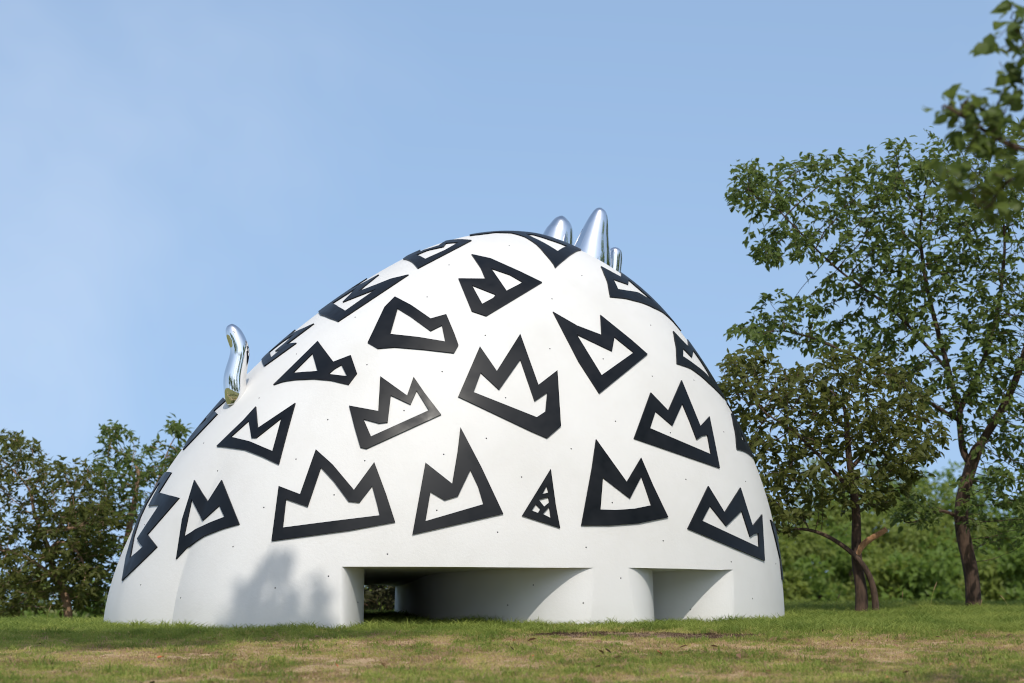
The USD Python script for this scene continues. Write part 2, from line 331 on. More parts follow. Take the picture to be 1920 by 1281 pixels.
CROWNS = [
 # outer outline, holes (photograph pixels; a third number carries the vertex that many metres round the back)
 ([(323,887),(299,925),(337.5,934.5),(278,1003),(296,1026),(230.5,1089.5),(238,1045),(253,994),(264,963),(266,955,.05),(290,915,.08),(310,888,.06)],
  [[(303,906),(280,950),(300,948.5),(259,1011),(269.5,1026.5),(245.5,1048),(253,1006),(265,970),(277,944),(290,922),(299,908)]]),
 ([(366,901),(391,942),(417,901),(450,983.6),(420,992),(384,1006),(352,1027),(331.6,1049),(343,975),(355,937)],
  [[(361,936.7),(381.5,976.6),(413,948.4),(422.6,970),(395.6,980.5),(367.5,993.7),(346.4,1007)]]),
 ([(510,1015),(523.6,912.3),(563.4,927.6),(593,843.7),(624.4,872),(664,919.4),(702,867.5),(724,927),(741,979.5),(654,995.6)],
  [[(531,990),(537,936.7),(577.5,951),(602.5,877.6),(626,903),(654,941),(674,943),(698,912),(707,945.6),(712,967),(623,978)]]),
 ([(655,762),(709.5,772),(713.4,707),(763.4,743),(775.6,708),(796,738),(827,778.4),(687.3,842.5),(676,839.7),(665,802)],
  [[(682,787),(711,795),(727,793),(733,742.5),(769.7,759.7),(781.4,733.6),(804,770.6),(696,819.5)]]),
 ([(858.8,745),(899.4,651),(931,697),(974.8,627.5),(1008.8,722.8),(1044.4,695.5),(1051,800),(1025,822.5),(996,810)],
  [[(887.7,736.6),(901,700),(935.3,732),(975,675.6),(1001.7,753.4),(1025.5,737),(1022,772.5),(1005.6,783.4)]]),
 ([(773,1003),(797.5,868.3),(847.5,907.8),(857.7,847),(863,802.3),(902,876.6),(943,964)],
  [[(797.5,977.8),(807,922.7),(833.4,938.6),(858,931),(881.6,881.7),(896,912.5),(906,946)]]),
 ([(978.3,967.5),(1031.9,880),(1041.3,948.4),(1049.4,990.6)],
  [[(1024,911.7),(1027.5,924.5),(1016,927)],[(1009,937.5),(1026.9,932.8),(1029,942.5),(1019.4,950.5)],[(996,958),(1004,946),(1012.8,954.7),(1008,962.5)],[(1016.7,964.5),(1028.8,951),(1032,972)]]),
 ([(1089,986),(1108.8,878.8),(1116.6,824.4),(1174,904.5),(1201,859),(1222.8,910),(1251.7,970.6),(1196,982),(1141.6,986)],
  [[(1124.8,956),(1129.5,896),(1180,935),(1201.4,893.6),(1210,918),(1220,948),(1188,954.5),(1152.5,957)]]),
 ([(1187.5,823),(1218.8,737),(1251.6,771),(1276.6,713.8),(1311.7,800),(1328.6,781.6),(1337.5,825),(1348,878.4)],
  [[(1217.5,804),(1227.8,772),(1259.4,799),(1278,757.5),(1292,790.6),(1305,825),(1315,818),(1325,816),(1332,853)]]),
 ([(1288,991.7),(1326.6,912),(1357,961.6),(1386.7,914.7),(1409.4,987),(1427,965),(1432,1052)],
  [[(1314.8,977),(1329.7,948.8),(1360,986.7),(1388.8,957.7),(1404.7,1007),(1412,1002),(1420,1000),(1421.6,1027)]]),
 ([(1443,975),(1452,1010),(1461,1048),(1465,1087),(1466,1088,.45),(1462,1045,.6),(1455,1005,.5)], []),
 ([(1370,776),(1378,815),(1380.5,843),(1395,847),(1410,858),(1411,858,.35),(1398,825,.45),(1385,793,.25)],
  [[(1386,809),(1389,825),(1395.5,830)]]),
 ([(1362,756.5),(1369,766),(1378,784),(1380,784,.2),(1368,760,.3),(1361,752,.12)], []),
 ([(1261,622),(1275,637),(1288.6,651),(1288.8,641),(1289,636,.06),(1330,700,.2),(1357,748,.1),(1355.5,747),(1340.6,731),(1315.6,708),(1294,692),(1268,683),(1267,655)],
  [[(1279,654),(1295.6,671),(1298,657.5),(1312,677),(1325,698),(1334,715),(1320,700),(1300,684),(1279,669.5)]]),
 ([(1126,501),(1163,521),(1162.5,512),(1164,509,.10),(1225,562,.25),(1276,619,.12),(1277,621),(1262.5,605.6),(1242,587),(1226,579),(1203,569),(1172,561),(1143,558),(1138,530)],
  [[(1148.4,525),(1176.6,535),(1177,526),(1203,548.5),(1223,566),(1195,550),(1157.8,544)]]),
 ([(930,437.5),(959,438.5),(984,446),(1005.6,460),(1021,477),(1037,496.6),(1040.6,504),(1059,488),(1075,476),(1089,470.8),(1085,468,.2),(1030,447,.3),(960,436,.3),(881,442,.1),(881,443.5)],
  [[(984,440.5),(1000,448),(1022,459),(1045,473),(1063,463.5),(1044,456),(1014,446),(1000,442)]]),
 ([(756.4,487.5),(773,493),(784,505),(884.5,452.5),(862,451),(837,453.6),(823,462.5),(795,471),(780,478),(789,471.5),(788,470,.10),(770,479,.10)],
  [[(781,480),(798,487.6),(833.7,471.5),(860,456.7),(837,458),(832,464.5),(802.5,471)]]),
 ([(598.4,587),(602,592),(635,604.4),(766.6,516.8),(733.5,524.7),(703.8,536.6),(673,548.5),(685,537.6),(711,516.8),(689,528.7),(651,548.5),(689,523.5),(688,522,.05),(640,556,.12),(600,584,.1)],
  [[(624,570.5),(648.4,584.6),(706.8,543.5),(643.4,568.3),(671,540.6),(650,554)]]),
 ([(491.9,675.4),(496.8,688),(556.9,644.6),(538.5,647),(589.7,608.4),(554,624.7),(542,632.5),(554.5,620),(554,618.5,.04),(520,640,.1),(505,660,.1)],
  [[(507,660.6),(510,672),(527.6,657),(517,660),(534.6,645.7),(554,628),(534.6,639.5),(513,656)]]),
 ([(344.5,845),(409,777.5),(402.6,771.4),(425,752),(420,747,.1),(386,785,.12),(360,815,.08)], [[(374,803),(387,786),(391,787)]]),
 ([(513.6,723),(597,641),(605,652),(626,680),(658.4,667.5),(670,701.4),(654,722.5),(620.6,714.7),(589,712),(555,713.4),(531.6,717)],
  [[(550,701),(587,664),(596.4,697.5),(567.5,699.5)],[(616.7,703),(628,693),(641,685.5),(651.4,707)]]),
 ([(690,644),(721.6,577.5),(741,558),(771.6,574),(807.5,599),(836.7,590.8),(852,627.5),(859.5,648.6),(851,663.4),(795,657),(740,652.5),(709,655)],
  [[(732,628),(745.8,580),(770,594.7),(807.5,622),(828.6,611.6),(834.8,642),(785.6,633.8)]]),
 ([(859.5,524),(909.5,524.4),(901,504),(883.8,478.6),(919.7,486.4),(974,510.6),(1016,531),(911.4,594),(884.5,585)],
  [[(884.5,536.4),(929.4,554),(924,560.6),(903.8,571.6)],[(920.5,505),(955.6,517),(980,531),(949.4,547)]]),
 ([(1036,586),(1081,612),(1127,629.5),(1124.8,592),(1183,639),(1213,665.5),(1122.7,739),(1084,679)],
  [[(1080,628),(1146.4,659.6),(1151,633),(1187,662),(1127,704.7)]]),
 ([(407.4,838),(434,812),(457,790),(481,763.4),(484.6,804),(554.6,757),(539,813),(523.5,872),(492,857),(460.6,844.7),(429,840)],
  [[(434,820.3),(468,790),(473,822),(482,822),(529,785),(512,847),(470,829)]]),
]
def densify(poly, step):
    out = []
    for p, q in zip(poly, poly[1:] + poly[:1]):
        p3, q3 = (tuple(p) + (0,))[:3], (tuple(q) + (0,))[:3]
        n = max(1, int(math.hypot(p3[0] - q3[0], p3[1] - q3[1]) / step))
        out += [tuple(p3[k] + (q3[k] - p3[k]) * i / n for k in range(3)) for i in range(n)]
    return out
def crown_mesh(outer, holes, thick=0.013):
    loops3 = [on_dome(densify(l, 14)) for l in [outer] + holes]
    c = loops3[0].mean(0); n = Nrm(snap(c[None]))[0]
    ref = np.array([0, 0, 1.0]) if abs(n[2]) < 0.9 else np.array([1.0, 0, 0])
    u = np.cross(ref, n); u /= np.linalg.norm(u); w = np.cross(n, u)
    to2 = lambda X: np.stack([(X - c) @ u, (X - c) @ w], 1)
    poly = sg.Polygon(to2(loops3[0])).buffer(0)
    for l in loops3[1:]:
        h = sg.Polygon(to2(l)).buffer(0)
        poly = poly.difference(h)
    x0, y0, x1, y1 = poly.bounds; g = 0.055
    pv, pf = [], []
    index = {}
    def vid(p):
        k = (round(p[0], 5), round(p[1], 5))
        if k not in index: index[k] = len(pv); pv.append(k)
        return index[k]
    for i in range(int((x1 - x0) / g) + 1):
        for j in range(int((y1 - y0) / g) + 1):
            piece = poly.intersection(sg.box(x0 + i * g, y0 + j * g, x0 + (i + 1) * g, y0 + (j + 1) * g))
            for q in getattr(piece, "geoms", [piece]):
                if q.geom_type != "Polygon" or q.area < 1e-7: continue
                tv, tf = trimesh.creation.triangulate_polygon(q, engine="earcut")
                ids = [vid(p) for p in tv]
                pf += [(ids[a], ids[b], ids[c_]) for a, b, c_ in tf]
    pv, pf = np.array(pv), np.array(pf)
    pf = pf[(pf[:, 0] != pf[:, 1]) & (pf[:, 1] != pf[:, 2]) & (pf[:, 0] != pf[:, 2])]
    P = c + pv[:, :1] * u + pv[:, 1:] * w
    S = hit(P + n * 1.5, np.tile(-n, (len(P), 1)), 0.2, 3.5, 500)
    N_ = Nrm(S)
    fn = np.cross(S[pf[:, 1]] - S[pf[:, 0]], S[pf[:, 2]] - S[pf[:, 0]])
    flip = (fn * N_[pf[:, 0]]).sum(1) < 0
    pf[flip] = pf[flip][:, ::-1]
    e = np.vstack([pf[:, [0, 1]], pf[:, [1, 2]], pf[:, [2, 0]]])
    key = {tuple(x) for x in e}
    edge = np.array([x for x in e if (x[1], x[0]) not in key])
    top = S + N_ * thick; low = S - N_ * 0.01
    k = len(S); used_i, inv = np.unique(edge, return_inverse=True); inv = inv.reshape(edge.shape)
    Vv = np.vstack([top, top[used_i], low[used_i]]); m = len(used_i)
    a, b = inv[:, 0] + k, inv[:, 1] + k
    ff = np.vstack([pf, np.stack([b, a, a + m], 1), np.stack([b, a + m, b + m], 1)])
    return Vv, ff
for outer, holes in CROWNS:
    v, f = crown_mesh(outer, holes)
    obj("crown_plate", (v, f), black, dome, 40, loc=DL)

DOTS = [(801,557),(666,595),(556,664),(688,684),(486,746.5),(614.6,787),(382,831),(408,883),(555,861),(684,864),(626.5,928),(494.7,951.6),(757.6,770),(955,461),(842,497),(1035,560.5),(1091,517),(1031,654),(910,629),(829,697),(948,746),(1131,673),(1220,610),(1223,705.5),(912,822),(832,852),(1071,841.6),(978,894.6),(819,957),(933,998),(1154,790),(1301,713),(1257,811.5),(1357,810),(1286,899),(1398,903),(1148,942.6),(1099,1026.5),(1243.5,1014),(1164,1084),(1371,1053.5),(1093.7,1130.7),(1411,1122.5),(1294.6,1143),(1454.6,1057),(437,1025),(516,1102.5),(264,1096.6),(339,1121),(616,1080.5),(726.5,1039),(671,1129.5),(271,984)]
DOTS += [(1000,1097),(952,1135)]
shell = trimesh.Trimesh(bv.vert_properties[:, :3].astype(float), bv.tri_verts, process=False)
DD = rays(DOTS); DS = on_dome(DOTS); DN = Nrm(DS)
hp, hr, hf = shell.ray.intersects_location(np.tile(CAM, (len(DD), 1)), DD, multiple_hits=False)
DS[hr] = hp; DN[hr] = np.where(np.linalg.norm(hp - on_dome([DOTS[i] for i in hr]), axis=1)[:, None] > .01, shell.face_normals[hf], DN[hr])
for p, n in zip(DS, DN):
    m = trimesh.creation.icosphere(1, 0.0063); m.vertices[:, 2] *= 0.6
    m.apply_transform(trimesh.geometry.align_vectors([0, 0, 1], n)); m.apply_translation(p)
    obj("bolt_cap", m, bolt_mat, dome, True, loc=DL)

def tube(P, Rr, sides=24, ref=(0, 1, 0), cap=True):
    """Closed round tube through the points P with radii Rr."""
    P, Rr = np.asarray(P, float), np.asarray(Rr, float)
    t = np.gradient(P, axis=0); t /= np.maximum(np.linalg.norm(t, axis=1, keepdims=True), 1e-9)
    r0 = np.asarray(ref, float)
    if np.abs(t @ r0).max() > 0.93: r0 = np.array([1.0, 0.13, 0.07]) if abs(t[0, 0]) < 0.8 else np.array([0.07, 0.1, 1.0])
    u = np.cross(t, r0); u /= np.maximum(np.linalg.norm(u, axis=1, keepdims=True), 1e-9); w = np.cross(u, t)
    a = np.linspace(0, 2 * np.pi, sides, endpoint=False)
    v = (P[:, None] + Rr[:, None, None] * (np.cos(a)[None, :, None] * u[:, None] + np.sin(a)[None, :, None] * w[:, None])).reshape(-1, 3)
    n = len(P); i = (np.arange(n - 1)[:, None] * sides + np.arange(sides)[None]).ravel()
    j = (np.arange(n - 1)[:, None] * sides + (np.arange(sides)[None] + 1) % sides).ravel()
    f = np.vstack([np.stack([i, j, j + sides], 1), np.stack([i, j + sides, i + sides], 1)])
    if cap:
        k = len(v); v = np.vstack([v, P[:1], P[-1:]]); a0 = np.arange(sides); b0 = (a0 + 1) % sides; e = (n - 1) * sides
        f = np.vstack([f, np.stack([b0, a0, np.full(sides, k)], 1), np.stack([e + a0, e + b0, np.full(sides, k + 1)], 1)])
    return v, f
# tail: a wavy polished tube
TC = np.array([(441,760,15),(441.5,751,19),(441.5,738,21.3),(440,716,21.8),(443,694,20.5),(448,672,18.8),(449,655,18.2),(444,638,17.2),(438,625,15.5),(434.5,617,12.5),(432.8,611.5,8.5),(432,608.8,3.5)], float)
dt = on_dome([(443, 751)])[0][1] + 13.44
s_ = np.arange(len(TC)); fine = np.linspace(0, len(TC) - 1, 70)
tc = np.stack([CubicSpline(s_, TC[:, k])(fine) for k in range(3)], 1)
TP = at(tc[:, :2], dt + 0.04 + 0 * tc[:, 0]); TR = np.maximum(tc[:, 2], 0.5) / FPX * dt
tv, tf = tube(TP[:], TR, 40)
obj("tail", (tv, tf), chrome, dome, True, label="wavy polished silver tail on the dome's left shoulder", loc=DL)
# horns: blunt polished spikes
def horn(prof, dist):
    c = np.array(prof, float); k = np.linspace(0, len(c) - 1, 60); i = np.arange(len(c))
    c = np.stack([np.interp(k, i, c[:, j]) if j == 2 and False else CubicSpline(i, c[:, j])(k) for j in range(3)], 1)
    return tube(at(c[:, :2], dist), np.maximum(c[:, 2], 0.4) / FPX * dist, 48)
TOPD = 16.9
for nm_, pr, dd_ in (("tallest middle silver spike", [(1127.5,391,1),(1127,392,6.5),(1125.8,396,11.5),(1124,404,16),(1120.5,419,21.5),(1115.5,440,27.5),(1110.5,465,35),(1106,490,41),(1102,512,45)], TOPD),
                     ("left silver spike behind the top crown", [(1056,405.5,1),(1055.5,406.5,5),(1054.5,409.5,10),(1053,416,17),(1051,428,24),(1048,440,28.5),(1043,460,34),(1038,480,37)], TOPD + .35),
                     ("shortest right silver spike", [(1154,464,1),(1154,464.6,4.5),(1153.8,467,9),(1153.5,472,12.3),(1153.2,480,13.8),(1152.5,492,14.3),(1151,506,14.6),(1148,525,15)], TOPD + .25)):
    obj("horn", horn(pr, dd_), chrome, dome, True, label=nm_, loc=DL)

# ---------------------------------------------------------------- trees
def grow(seeds, attract, step=0.13, infl=0.9, kill=0.2, iters=60, tropism=(0, 0, 0.0)):
    """Space colonisation: nodes (points, parents) that start from the polylines in seeds and reach for the attraction points."""
    pos, par, rad = [], [], {}
    def add(p, q): pos.append(np.asarray(p, float)); par.append(q); return len(pos) - 1
    for seed in seeds:
        line, start = seed[:2]; rr = seed[2] if len(seed) > 2 else None
        line = np.asarray(line, float); q = -1
        if start is not None and pos: q = int(np.argmin(np.linalg.norm(np.array(pos) - line[0], axis=1)))
        for k in range(len(line)):
            if k == 0:
                if q < 0: q = add(line[0], -1)
                continue
            n = max(1, int(np.linalg.norm(line[k] - line[k - 1]) / step))
            for i in range(1, n + 1):
                q = add(line[k - 1] + (line[k] - line[k - 1]) * i / n, q)
                if rr: rad[q] = rr[0] + (rr[1] - rr[0]) * (k - 1 + i / n) / (len(line) - 1)
    att = np.asarray(attract, float)
    for _ in range(iters):
        if not len(att): break
        P = np.array(pos); d, k = cKDTree(P).query(att)
        att, d, k = att[d > kill], d[d > kill], k[d > kill]
        near = d < infl
        if not near.any():
            infl *= 1.3; continue
        dv = att[near] - P[k[near]]; dv /= np.linalg.norm(dv, axis=1, keepdims=True)
        acc = np.zeros_like(P); np.add.at(acc, k[near], dv)
        ids = np.nonzero(np.abs(acc).sum(1) > 1e-6)[0]
        v = acc[ids]; v /= np.linalg.norm(v, axis=1, keepdims=True) + 1e-9
        v = v + np.asarray(tropism) + rng.normal(0, 0.12, v.shape); v /= np.linalg.norm(v, axis=1, keepdims=True)
        q = P[ids] + v * step; free = cKDTree(P).query(q)[0] > 0.55 * step
        grown = int(free.sum())
        for i, x in zip(ids[free], q[free]): add(x, int(i))
        if not grown: break
    return np.array(pos), np.array(par), rad
def skeleton(pos, par, rad, r_base, r_tip, power=0.44):
    n = len(pos); kids = [[] for _ in range(n)]
    for i, q in enumerate(par):
        if q >= 0: kids[q].append(i)
    w = np.zeros(n); tipd = np.zeros(n, int)
    for i in range(n - 1, -1, -1):
        w[i] = sum(w[k] for k in kids[i]) if kids[i] else 1.0
        tipd[i] = 1 + max(tipd[k] for k in kids[i]) if kids[i] else 0
    r = r_tip * w ** power
    for i in range(n):
        if i in rad: r[i] = max(rad[i], 0)
        elif par[i] < 0: r[i] = r_base
        else: r[i] = min(r[i], r[par[i]] * 0.93)
    return r, kids, tipd
def branches_mesh(pos, par, r, kids, sides_big=10):
    vs, fs, off = [], [], 0
    starts = [i for i in range(len(pos)) if par[i] < 0]
    stack = [(i, None) for i in starts]
    while stack:
        i, frm = stack.pop(); chain = [i] if frm is None else [frm, i]; c = i
        while kids[c]:
            ks = sorted(kids[c], key=lambda k: -r[k])
            for k in ks[1:]: stack.append((k, c))
            c = ks[0]; chain.append(c)
        if len(chain) < 2: continue
        P = pos[chain]; Rr = r[chain].copy()
        if frm is not None: Rr[0] = Rr[1]
        if len(P) > 3: P[1:-1] = (P[:-2] + 2 * P[1:-1] + P[2:]) / 4
        sd = sides_big if Rr.max() > 0.03 else 6 if Rr.max() > 0.012 else 4
        if Rr.max() > 0.03: Rr = Rr * (1 + 0.10 * (meshkit.noise(P * 7.0, 3) - 0.5))
        v, f = tube(P, Rr, sd, (0.1, 1, 0.05))
        vs.append(v); fs.append(f + off); off += len(v)
    return np.vstack(vs), np.vstack(fs)
LEAF = np.array([(0, 0, 0), (.28, .34, .05), (.30, 0, -.02), (.28, -.34, .05), (.66, .30, .02), (.68, 0, -.06), (.66, -.30, .02), (1, 0, -.20)], float)
LEAF_F = np.array([(0, 2, 1), (0, 3, 2), (1, 2, 5), (1, 5, 4), (2, 3, 6), (2, 6, 5), (4, 5, 7), (5, 6, 7)])
LEAF4 = np.array([(0, 0, 0), (.45, .36, .05), (.45, 0, -.04), (.45, -.36, .05), (1, 0, -.18)], float)
LEAF4_F = np.array([(0, 2, 1), (0, 3, 2), (1, 2, 4), (2, 3, 4)])
def leaves_mesh(base, direction, normal, length, width, fine_leaf=False):
    L, Ff = (LEAF, LEAF_F) if fine_leaf else (LEAF4, LEAF4_F)
    d = direction / np.linalg.norm(direction, axis=1, keepdims=True)
    s = np.cross(normal, d); s /= np.maximum(np.linalg.norm(s, axis=1, keepdims=True), 1e-9); n = np.cross(d, s)
    v = base[:, None] + (L[None, :, :1] * d[:, None]) * length[:, None, None] + (L[None, :, 1:2] * s[:, None]) * (width * length)[:, None, None] + (L[None, :, 2:] * n[:, None]) * length[:, None, None]
    f = Ff[None] + (np.arange(len(base)) * len(L))[:, None, None]
    return v.reshape(-1, 3), f.reshape(-1, 3)
def foliage(pos, par, tipd, per_tip, depth, llen, lwid, droop=0.25, fine_leaf=False, spread=0.03, up=0.6):
    idx = np.nonzero((tipd <= depth) & (par >= 0))[0]
    w = np.where(tipd[idx] == 0, 1.0, 0.55)
    cnt = rng.poisson(per_tip * w)
    rep = np.repeat(idx, cnt); n = len(rep)
    tdir = pos[rep] - pos[par[rep]]; tdir /= np.maximum(np.linalg.norm(tdir, axis=1, keepdims=True), 1e-9)
    rnd = rng.normal(0, 1, (n, 3)); rnd /= np.linalg.norm(rnd, axis=1, keepdims=True)
    rnd[:, 2] *= 0.45
    d = tdir * rng.uniform(0.1, 0.9, (n, 1)) + rnd - np.array([0, 0, 1]) * rng.uniform(0, 2 * droop, (n, 1))
    base = pos[rep] - tdir * rng.uniform(0, 0.10, (n, 1)) + rng.normal(0, spread, (n, 3))
    nr = np.array([0.04, -0.35, up]) + rng.normal(0, 0.42, (n, 3))
    return leaves_mesh(base, d, nr, llen * rng.uniform(0.65, 1.2, n), lwid * rng.uniform(0.8, 1.15, n), fine_leaf)
def blob(ellipsoids, dist, dz, n, depth_r=None, warp=0.5):
    """Attraction points in ellipsoids given in photograph pixels (cx, cy, rx, ry[, weight]) at a distance."""
    out = []; tot = sum(e[2] * e[3] for e in ellipsoids)
    for e in ellipsoids:
        k = max(4, int(n * e[2] * e[3] / tot)); q = rng.normal(0, 1, (k, 3)); q /= np.linalg.norm(q, axis=1, keepdims=True)
        q *= rng.uniform(0.15, 1, (k, 1)) ** (1 / 2.4)
        px = np.stack([e[0] + e[2] * q[:, 0], e[1] + e[3] * q[:, 1]], 1)
        out.append(at(px, dist + dz + (depth_r or e[2] / FPX * dist) * q[:, 2]))
    P = np.vstack(out)
    keep = meshkit.fbm(P * 1.9 + 5, 3, 3) > 0.36 + 0.1 * (warp - .5)
    return P[keep]
def line(px, dist, depth=None):
    P = at(px, dist)
    if depth is not None: P = at(px, dist + np.asarray(depth, float))
    return P
def smooth_line(P, n=4):
    P = np.asarray(P); s = np.arange(len(P)); return CubicSpline(s, P)(np.linspace(0, len(P) - 1, (len(P) - 1) * n + 1))
def to_ground(P):
    P = np.array(P); P[0, 2] = ground_h(P[0, 0], P[0, 1]) - 0.12; return P
def tree(name, label, cat, seeds, attract, r_base, leaf, barkm, per_tip=4.0, depth=3, llen=0.085, lwid=0.62, r_tip=0.0026, group=None, fine_leaf=False, droop=0.25, trunk_sep=True, step=0.10, infl=0.8, kill=0.125, extra=None):
    pos, par, rad = grow(seeds, attract, step, infl, kill)
    r, kids, tipd = skeleton(pos, par, rad, r_base, r_tip)
    root = pos[0].copy(); root[2] += 0.12
    t = thing(name, label, cat, root, group=group)
    obj("trunk", branches_mesh(pos, par, r, kids), barkm, t, 50, loc=root)
    obj("crown", foliage(pos, par, tipd, per_tip, depth, llen, lwid, droop, fine_leaf), leaf, t, False, loc=root)
    if extra: extra(t, root)
    return t

rng = np.random.default_rng(4)
# right-hand tree with the bent trunk
D1 = 18.7
s1 = [(to_ground(smooth_line(line([(1822,1160),(1824,1100),(1814,1040),(1803,985),(1806,930),(1822,870),(1832,845)], D1))), None, (0.086, 0.066)),
      (smooth_line(line([(1832,845),(1862,795),(1895,735),(1925,650),(1945,540)], D1, [0,0,-.1,-.2,-.2])), 1, (0.05, 0.03)),
      (smooth_line(line([(1820,875),(1803,830),(1796,770),(1772,670),(1745,570),(1728,470)], D1, [0,.05,.15,.2,.2,.1])), 1, (0.042, 0.02)),
      (smooth_line(line([(1775,690),(1712,620),(1650,562),(1570,505),(1490,425),(1420,370)], D1, [.2,.1,0,-.1,-.2,-.2])), 1, (0.021, 0.007)),
      (smooth_line(line([(1795,765),(1850,660),(1880,520),(1880,400)], D1, [.15,.4,.6,.6])), 1, (0.035, 0.012)),
      (smooth_line(line([(1800,975),(1762,958),(1735,972),(1690,980)], D1, [0,-.05,-.1,-.2])), 1, (0.021, 0.007)),
      (smooth_line(line([(1798,790),(1720,740),(1640,690),(1540,640),(1450,620)], D1, [.1,-.2,-.4,-.5,-.5])), 1, (0.026, 0.007))]
at1 = blob([(1560,395,185,120),(1740,390,190,150),(1900,440,200,220),(1580,590,190,80),(1780,650,170,140),(1950,740,170,190),(1430,350,80,62),(1690,500,150,90),(1420,625,62,40),(1470,470,70,40),(1720,960,60,45),(1890,940,110,110)], D1, 0, 7000, 0.95)
tree("leafy_tree", "tall spreading tree with bent reddish brown trunk at the right edge of the lawn", "tree", s1, at1, 0.086, leaf_a, bark_dark, 7.6, 4, 0.100, 0.62, droop=0.3, fine_leaf=True)
# smaller tree beside the dome, two stems and a broken branch
rng = np.random.default_rng(9)
D2 = 17.3
s2 = [(to_ground(smooth_line(line([(1612,1165),(1614,1100),(1606,1045),(1606,985),(1602,930),(1592,860),(1588,770)], D2))), None, (0.066, 0.026)),
      (to_ground(smooth_line(line([(1643,1165),(1638,1105),(1622,1065),(1592,1032),(1550,1005),(1505,992),(1460,1002)], D2, [-.1,-.1,-.12,-.1,-.1,-.1,-.1]))), None, (0.037, 0.010)),
      (smooth_line(line([(1604,930),(1560,880),(1500,820),(1440,780)], D2, [0,-.1,-.3,-.4])), 1, (0.03, 0.008)),
      (smooth_line(line([(1596,880),(1640,830),(1680,800)], D2, [0,.2,.3])), 1, (0.025, 0.008))]
at2 = blob([(1470,790,130,120),(1600,760,150,110),(1690,830,90,80),(1400,735,70,85),(1430,900,90,70),(1560,890,110,70),(1480,960,60,40),(1640,900,80,60),(1380,680,40,30)], D2, 0, 4200, 0.85)
def broken(t, root):
    P = smooth_line(line([(1607,1040),(1622,1018),(1642,1005),(1662,992)], D2, [-.02,-.05,-.1,-.15]))
    obj("broken_branch", tube(P, np.linspace(0.034, 0.026, len(P)), 10), wood_raw, t, 50, "broken stub of branch with bare orange wood", root)
tree("leafy_tree", "smaller tree with two crossing stems and a broken branch just right of the dome", "tree", s2, at2, 0.066, leaf_b, bark_dark, 8.0, 4, 0.100, 0.62, extra=broken, droop=0.3, fine_leaf=True)
# trees left of the dome
rng = np.random.default_rng(12)
D3 = 21.5
s3 = [(to_ground(smooth_line(line([(128,1175),(124,1125),(110,1088),(95,1050),(90,1026),(72,985),(60,930)], D3))), None, (0.06, 0.02)),
      (smooth_line(line([(93,1035),(112,1018),(138,1028),(158,1060)], D3, [0,-.1,-.2,-.2])), 1, (0.032, 0.012)),
      (smooth_line(line([(80,1000),(120,992),(150,990)], D3, [0,-.2,-.3])), 1, (0.03, 0.01)),
      (smooth_line(line([(110,1090),(40,1040),(-10,1035)], D3, [0,-.1,-.2])), 1, (0.03, 0.01))]
at3 = blob([(60,890,120,70),(-20,960,140,130),(110,960,80,90),(40,1060,120,70),(20,830,40,25),(140,1080,60,60),(30,1110,110,50),(170,960,60,90),(100,1030,110,90)], D3, 0, 4600, 0.9)
tree("bushy_tree", "bushy tree at the far left with crooked tan branches", "tree", s3, at3, 0.08, leaf_b, bark_tan, 9.0, 4, 0.110, 0.55, droop=0.2)
rng = np.random.default_rng(21)
s4 = [(to_ground(smooth_line(line([(215,1180),(222,1110),(235,1030),(250,950),(262,880)], D3 + .6))), None, (0.07, 0.025)),
      (smooth_line(line([(235,1030),(275,960),(300,890),(325,820)], D3 + .6, [0,.1,.1,.1])), 1, (0.03, 0.008))]
at4 = blob([(250,880,85,65),(275,980,110,90),(190,1040,90,90),(300,1080,100,80),(330,800,28,22),(215,810,35,20),(345,850,45,30),(230,1110,130,50),(160,1000,60,80)], D3 + .6, 0, 4200, 0.9)
tree("bushy_tree", "bushy dark tree behind the dome's left side with a sprig sticking up", "tree", s4, at4, 0.08, leaf_a, bark_tan, 9.0, 4, 0.110, 0.55, droop=0.2)
# near tree whose branch hangs into the top right corner
rng = np.random.default_rng(33)
D4 = 7.0
b0 = np.array([4.4, -13.44 + D4, 0]); b0[2] = ground_h(b0[0], b0[1]) - 0.12
fork = np.array([4.1, -6.4, 1.75])
s5 = [(smooth_line(np.array([b0, b0 + [-.02, 0, .8], b0 + [-.12, .02, 1.5], fork])), None, (0.1, 0.075)),
      (smooth_line(np.vstack([fork, line([(2250,330),(2080,290),(1960,290),(1870,260),(1800,215),(1765,198)], D4, [0,0,0,-.05,-.1,-.1])])), 1, (0.024, 0.004)),
      (smooth_line(line([(2080,290),(1990,180),(1925,90),(1890,20)], D4, [0,.1,.1,.1])), 1, (0.010, 0.003)),
      (smooth_line(line([(1960,290),(1890,340),(1850,400)], D4, [0,-.05,-.1])), 1, (0.009, 0.003)),
      (smooth_line(np.array([fork, fork + [.2, .2, .8], fork + [.5, .3, 1.6]])), 1, (0.05, 0.02))]
at5 = np.vstack([blob([(1895,70,50,70),(1850,215,95,55),(1830,320,80,70),(1930,210,90,150),(1850,390,45,50),(1945,50,60,70),(1775,195,30,30)], D4, 0, 900, 0.22, 0.2),
                 blob([(2080,180,110,260),(2300,50,250,300)], D4, 0.1, 500, 0.7)])
tree("overhanging_tree", "tree hanging a leafy branch into the top right corner close to the viewer", "tree", s5, at5, 0.09, leaf_a, bark_dark, 3.6, 3, 0.080, 0.95, fine_leaf=True, step=0.07, infl=0.4, kill=0.085, r_tip=0.0022)
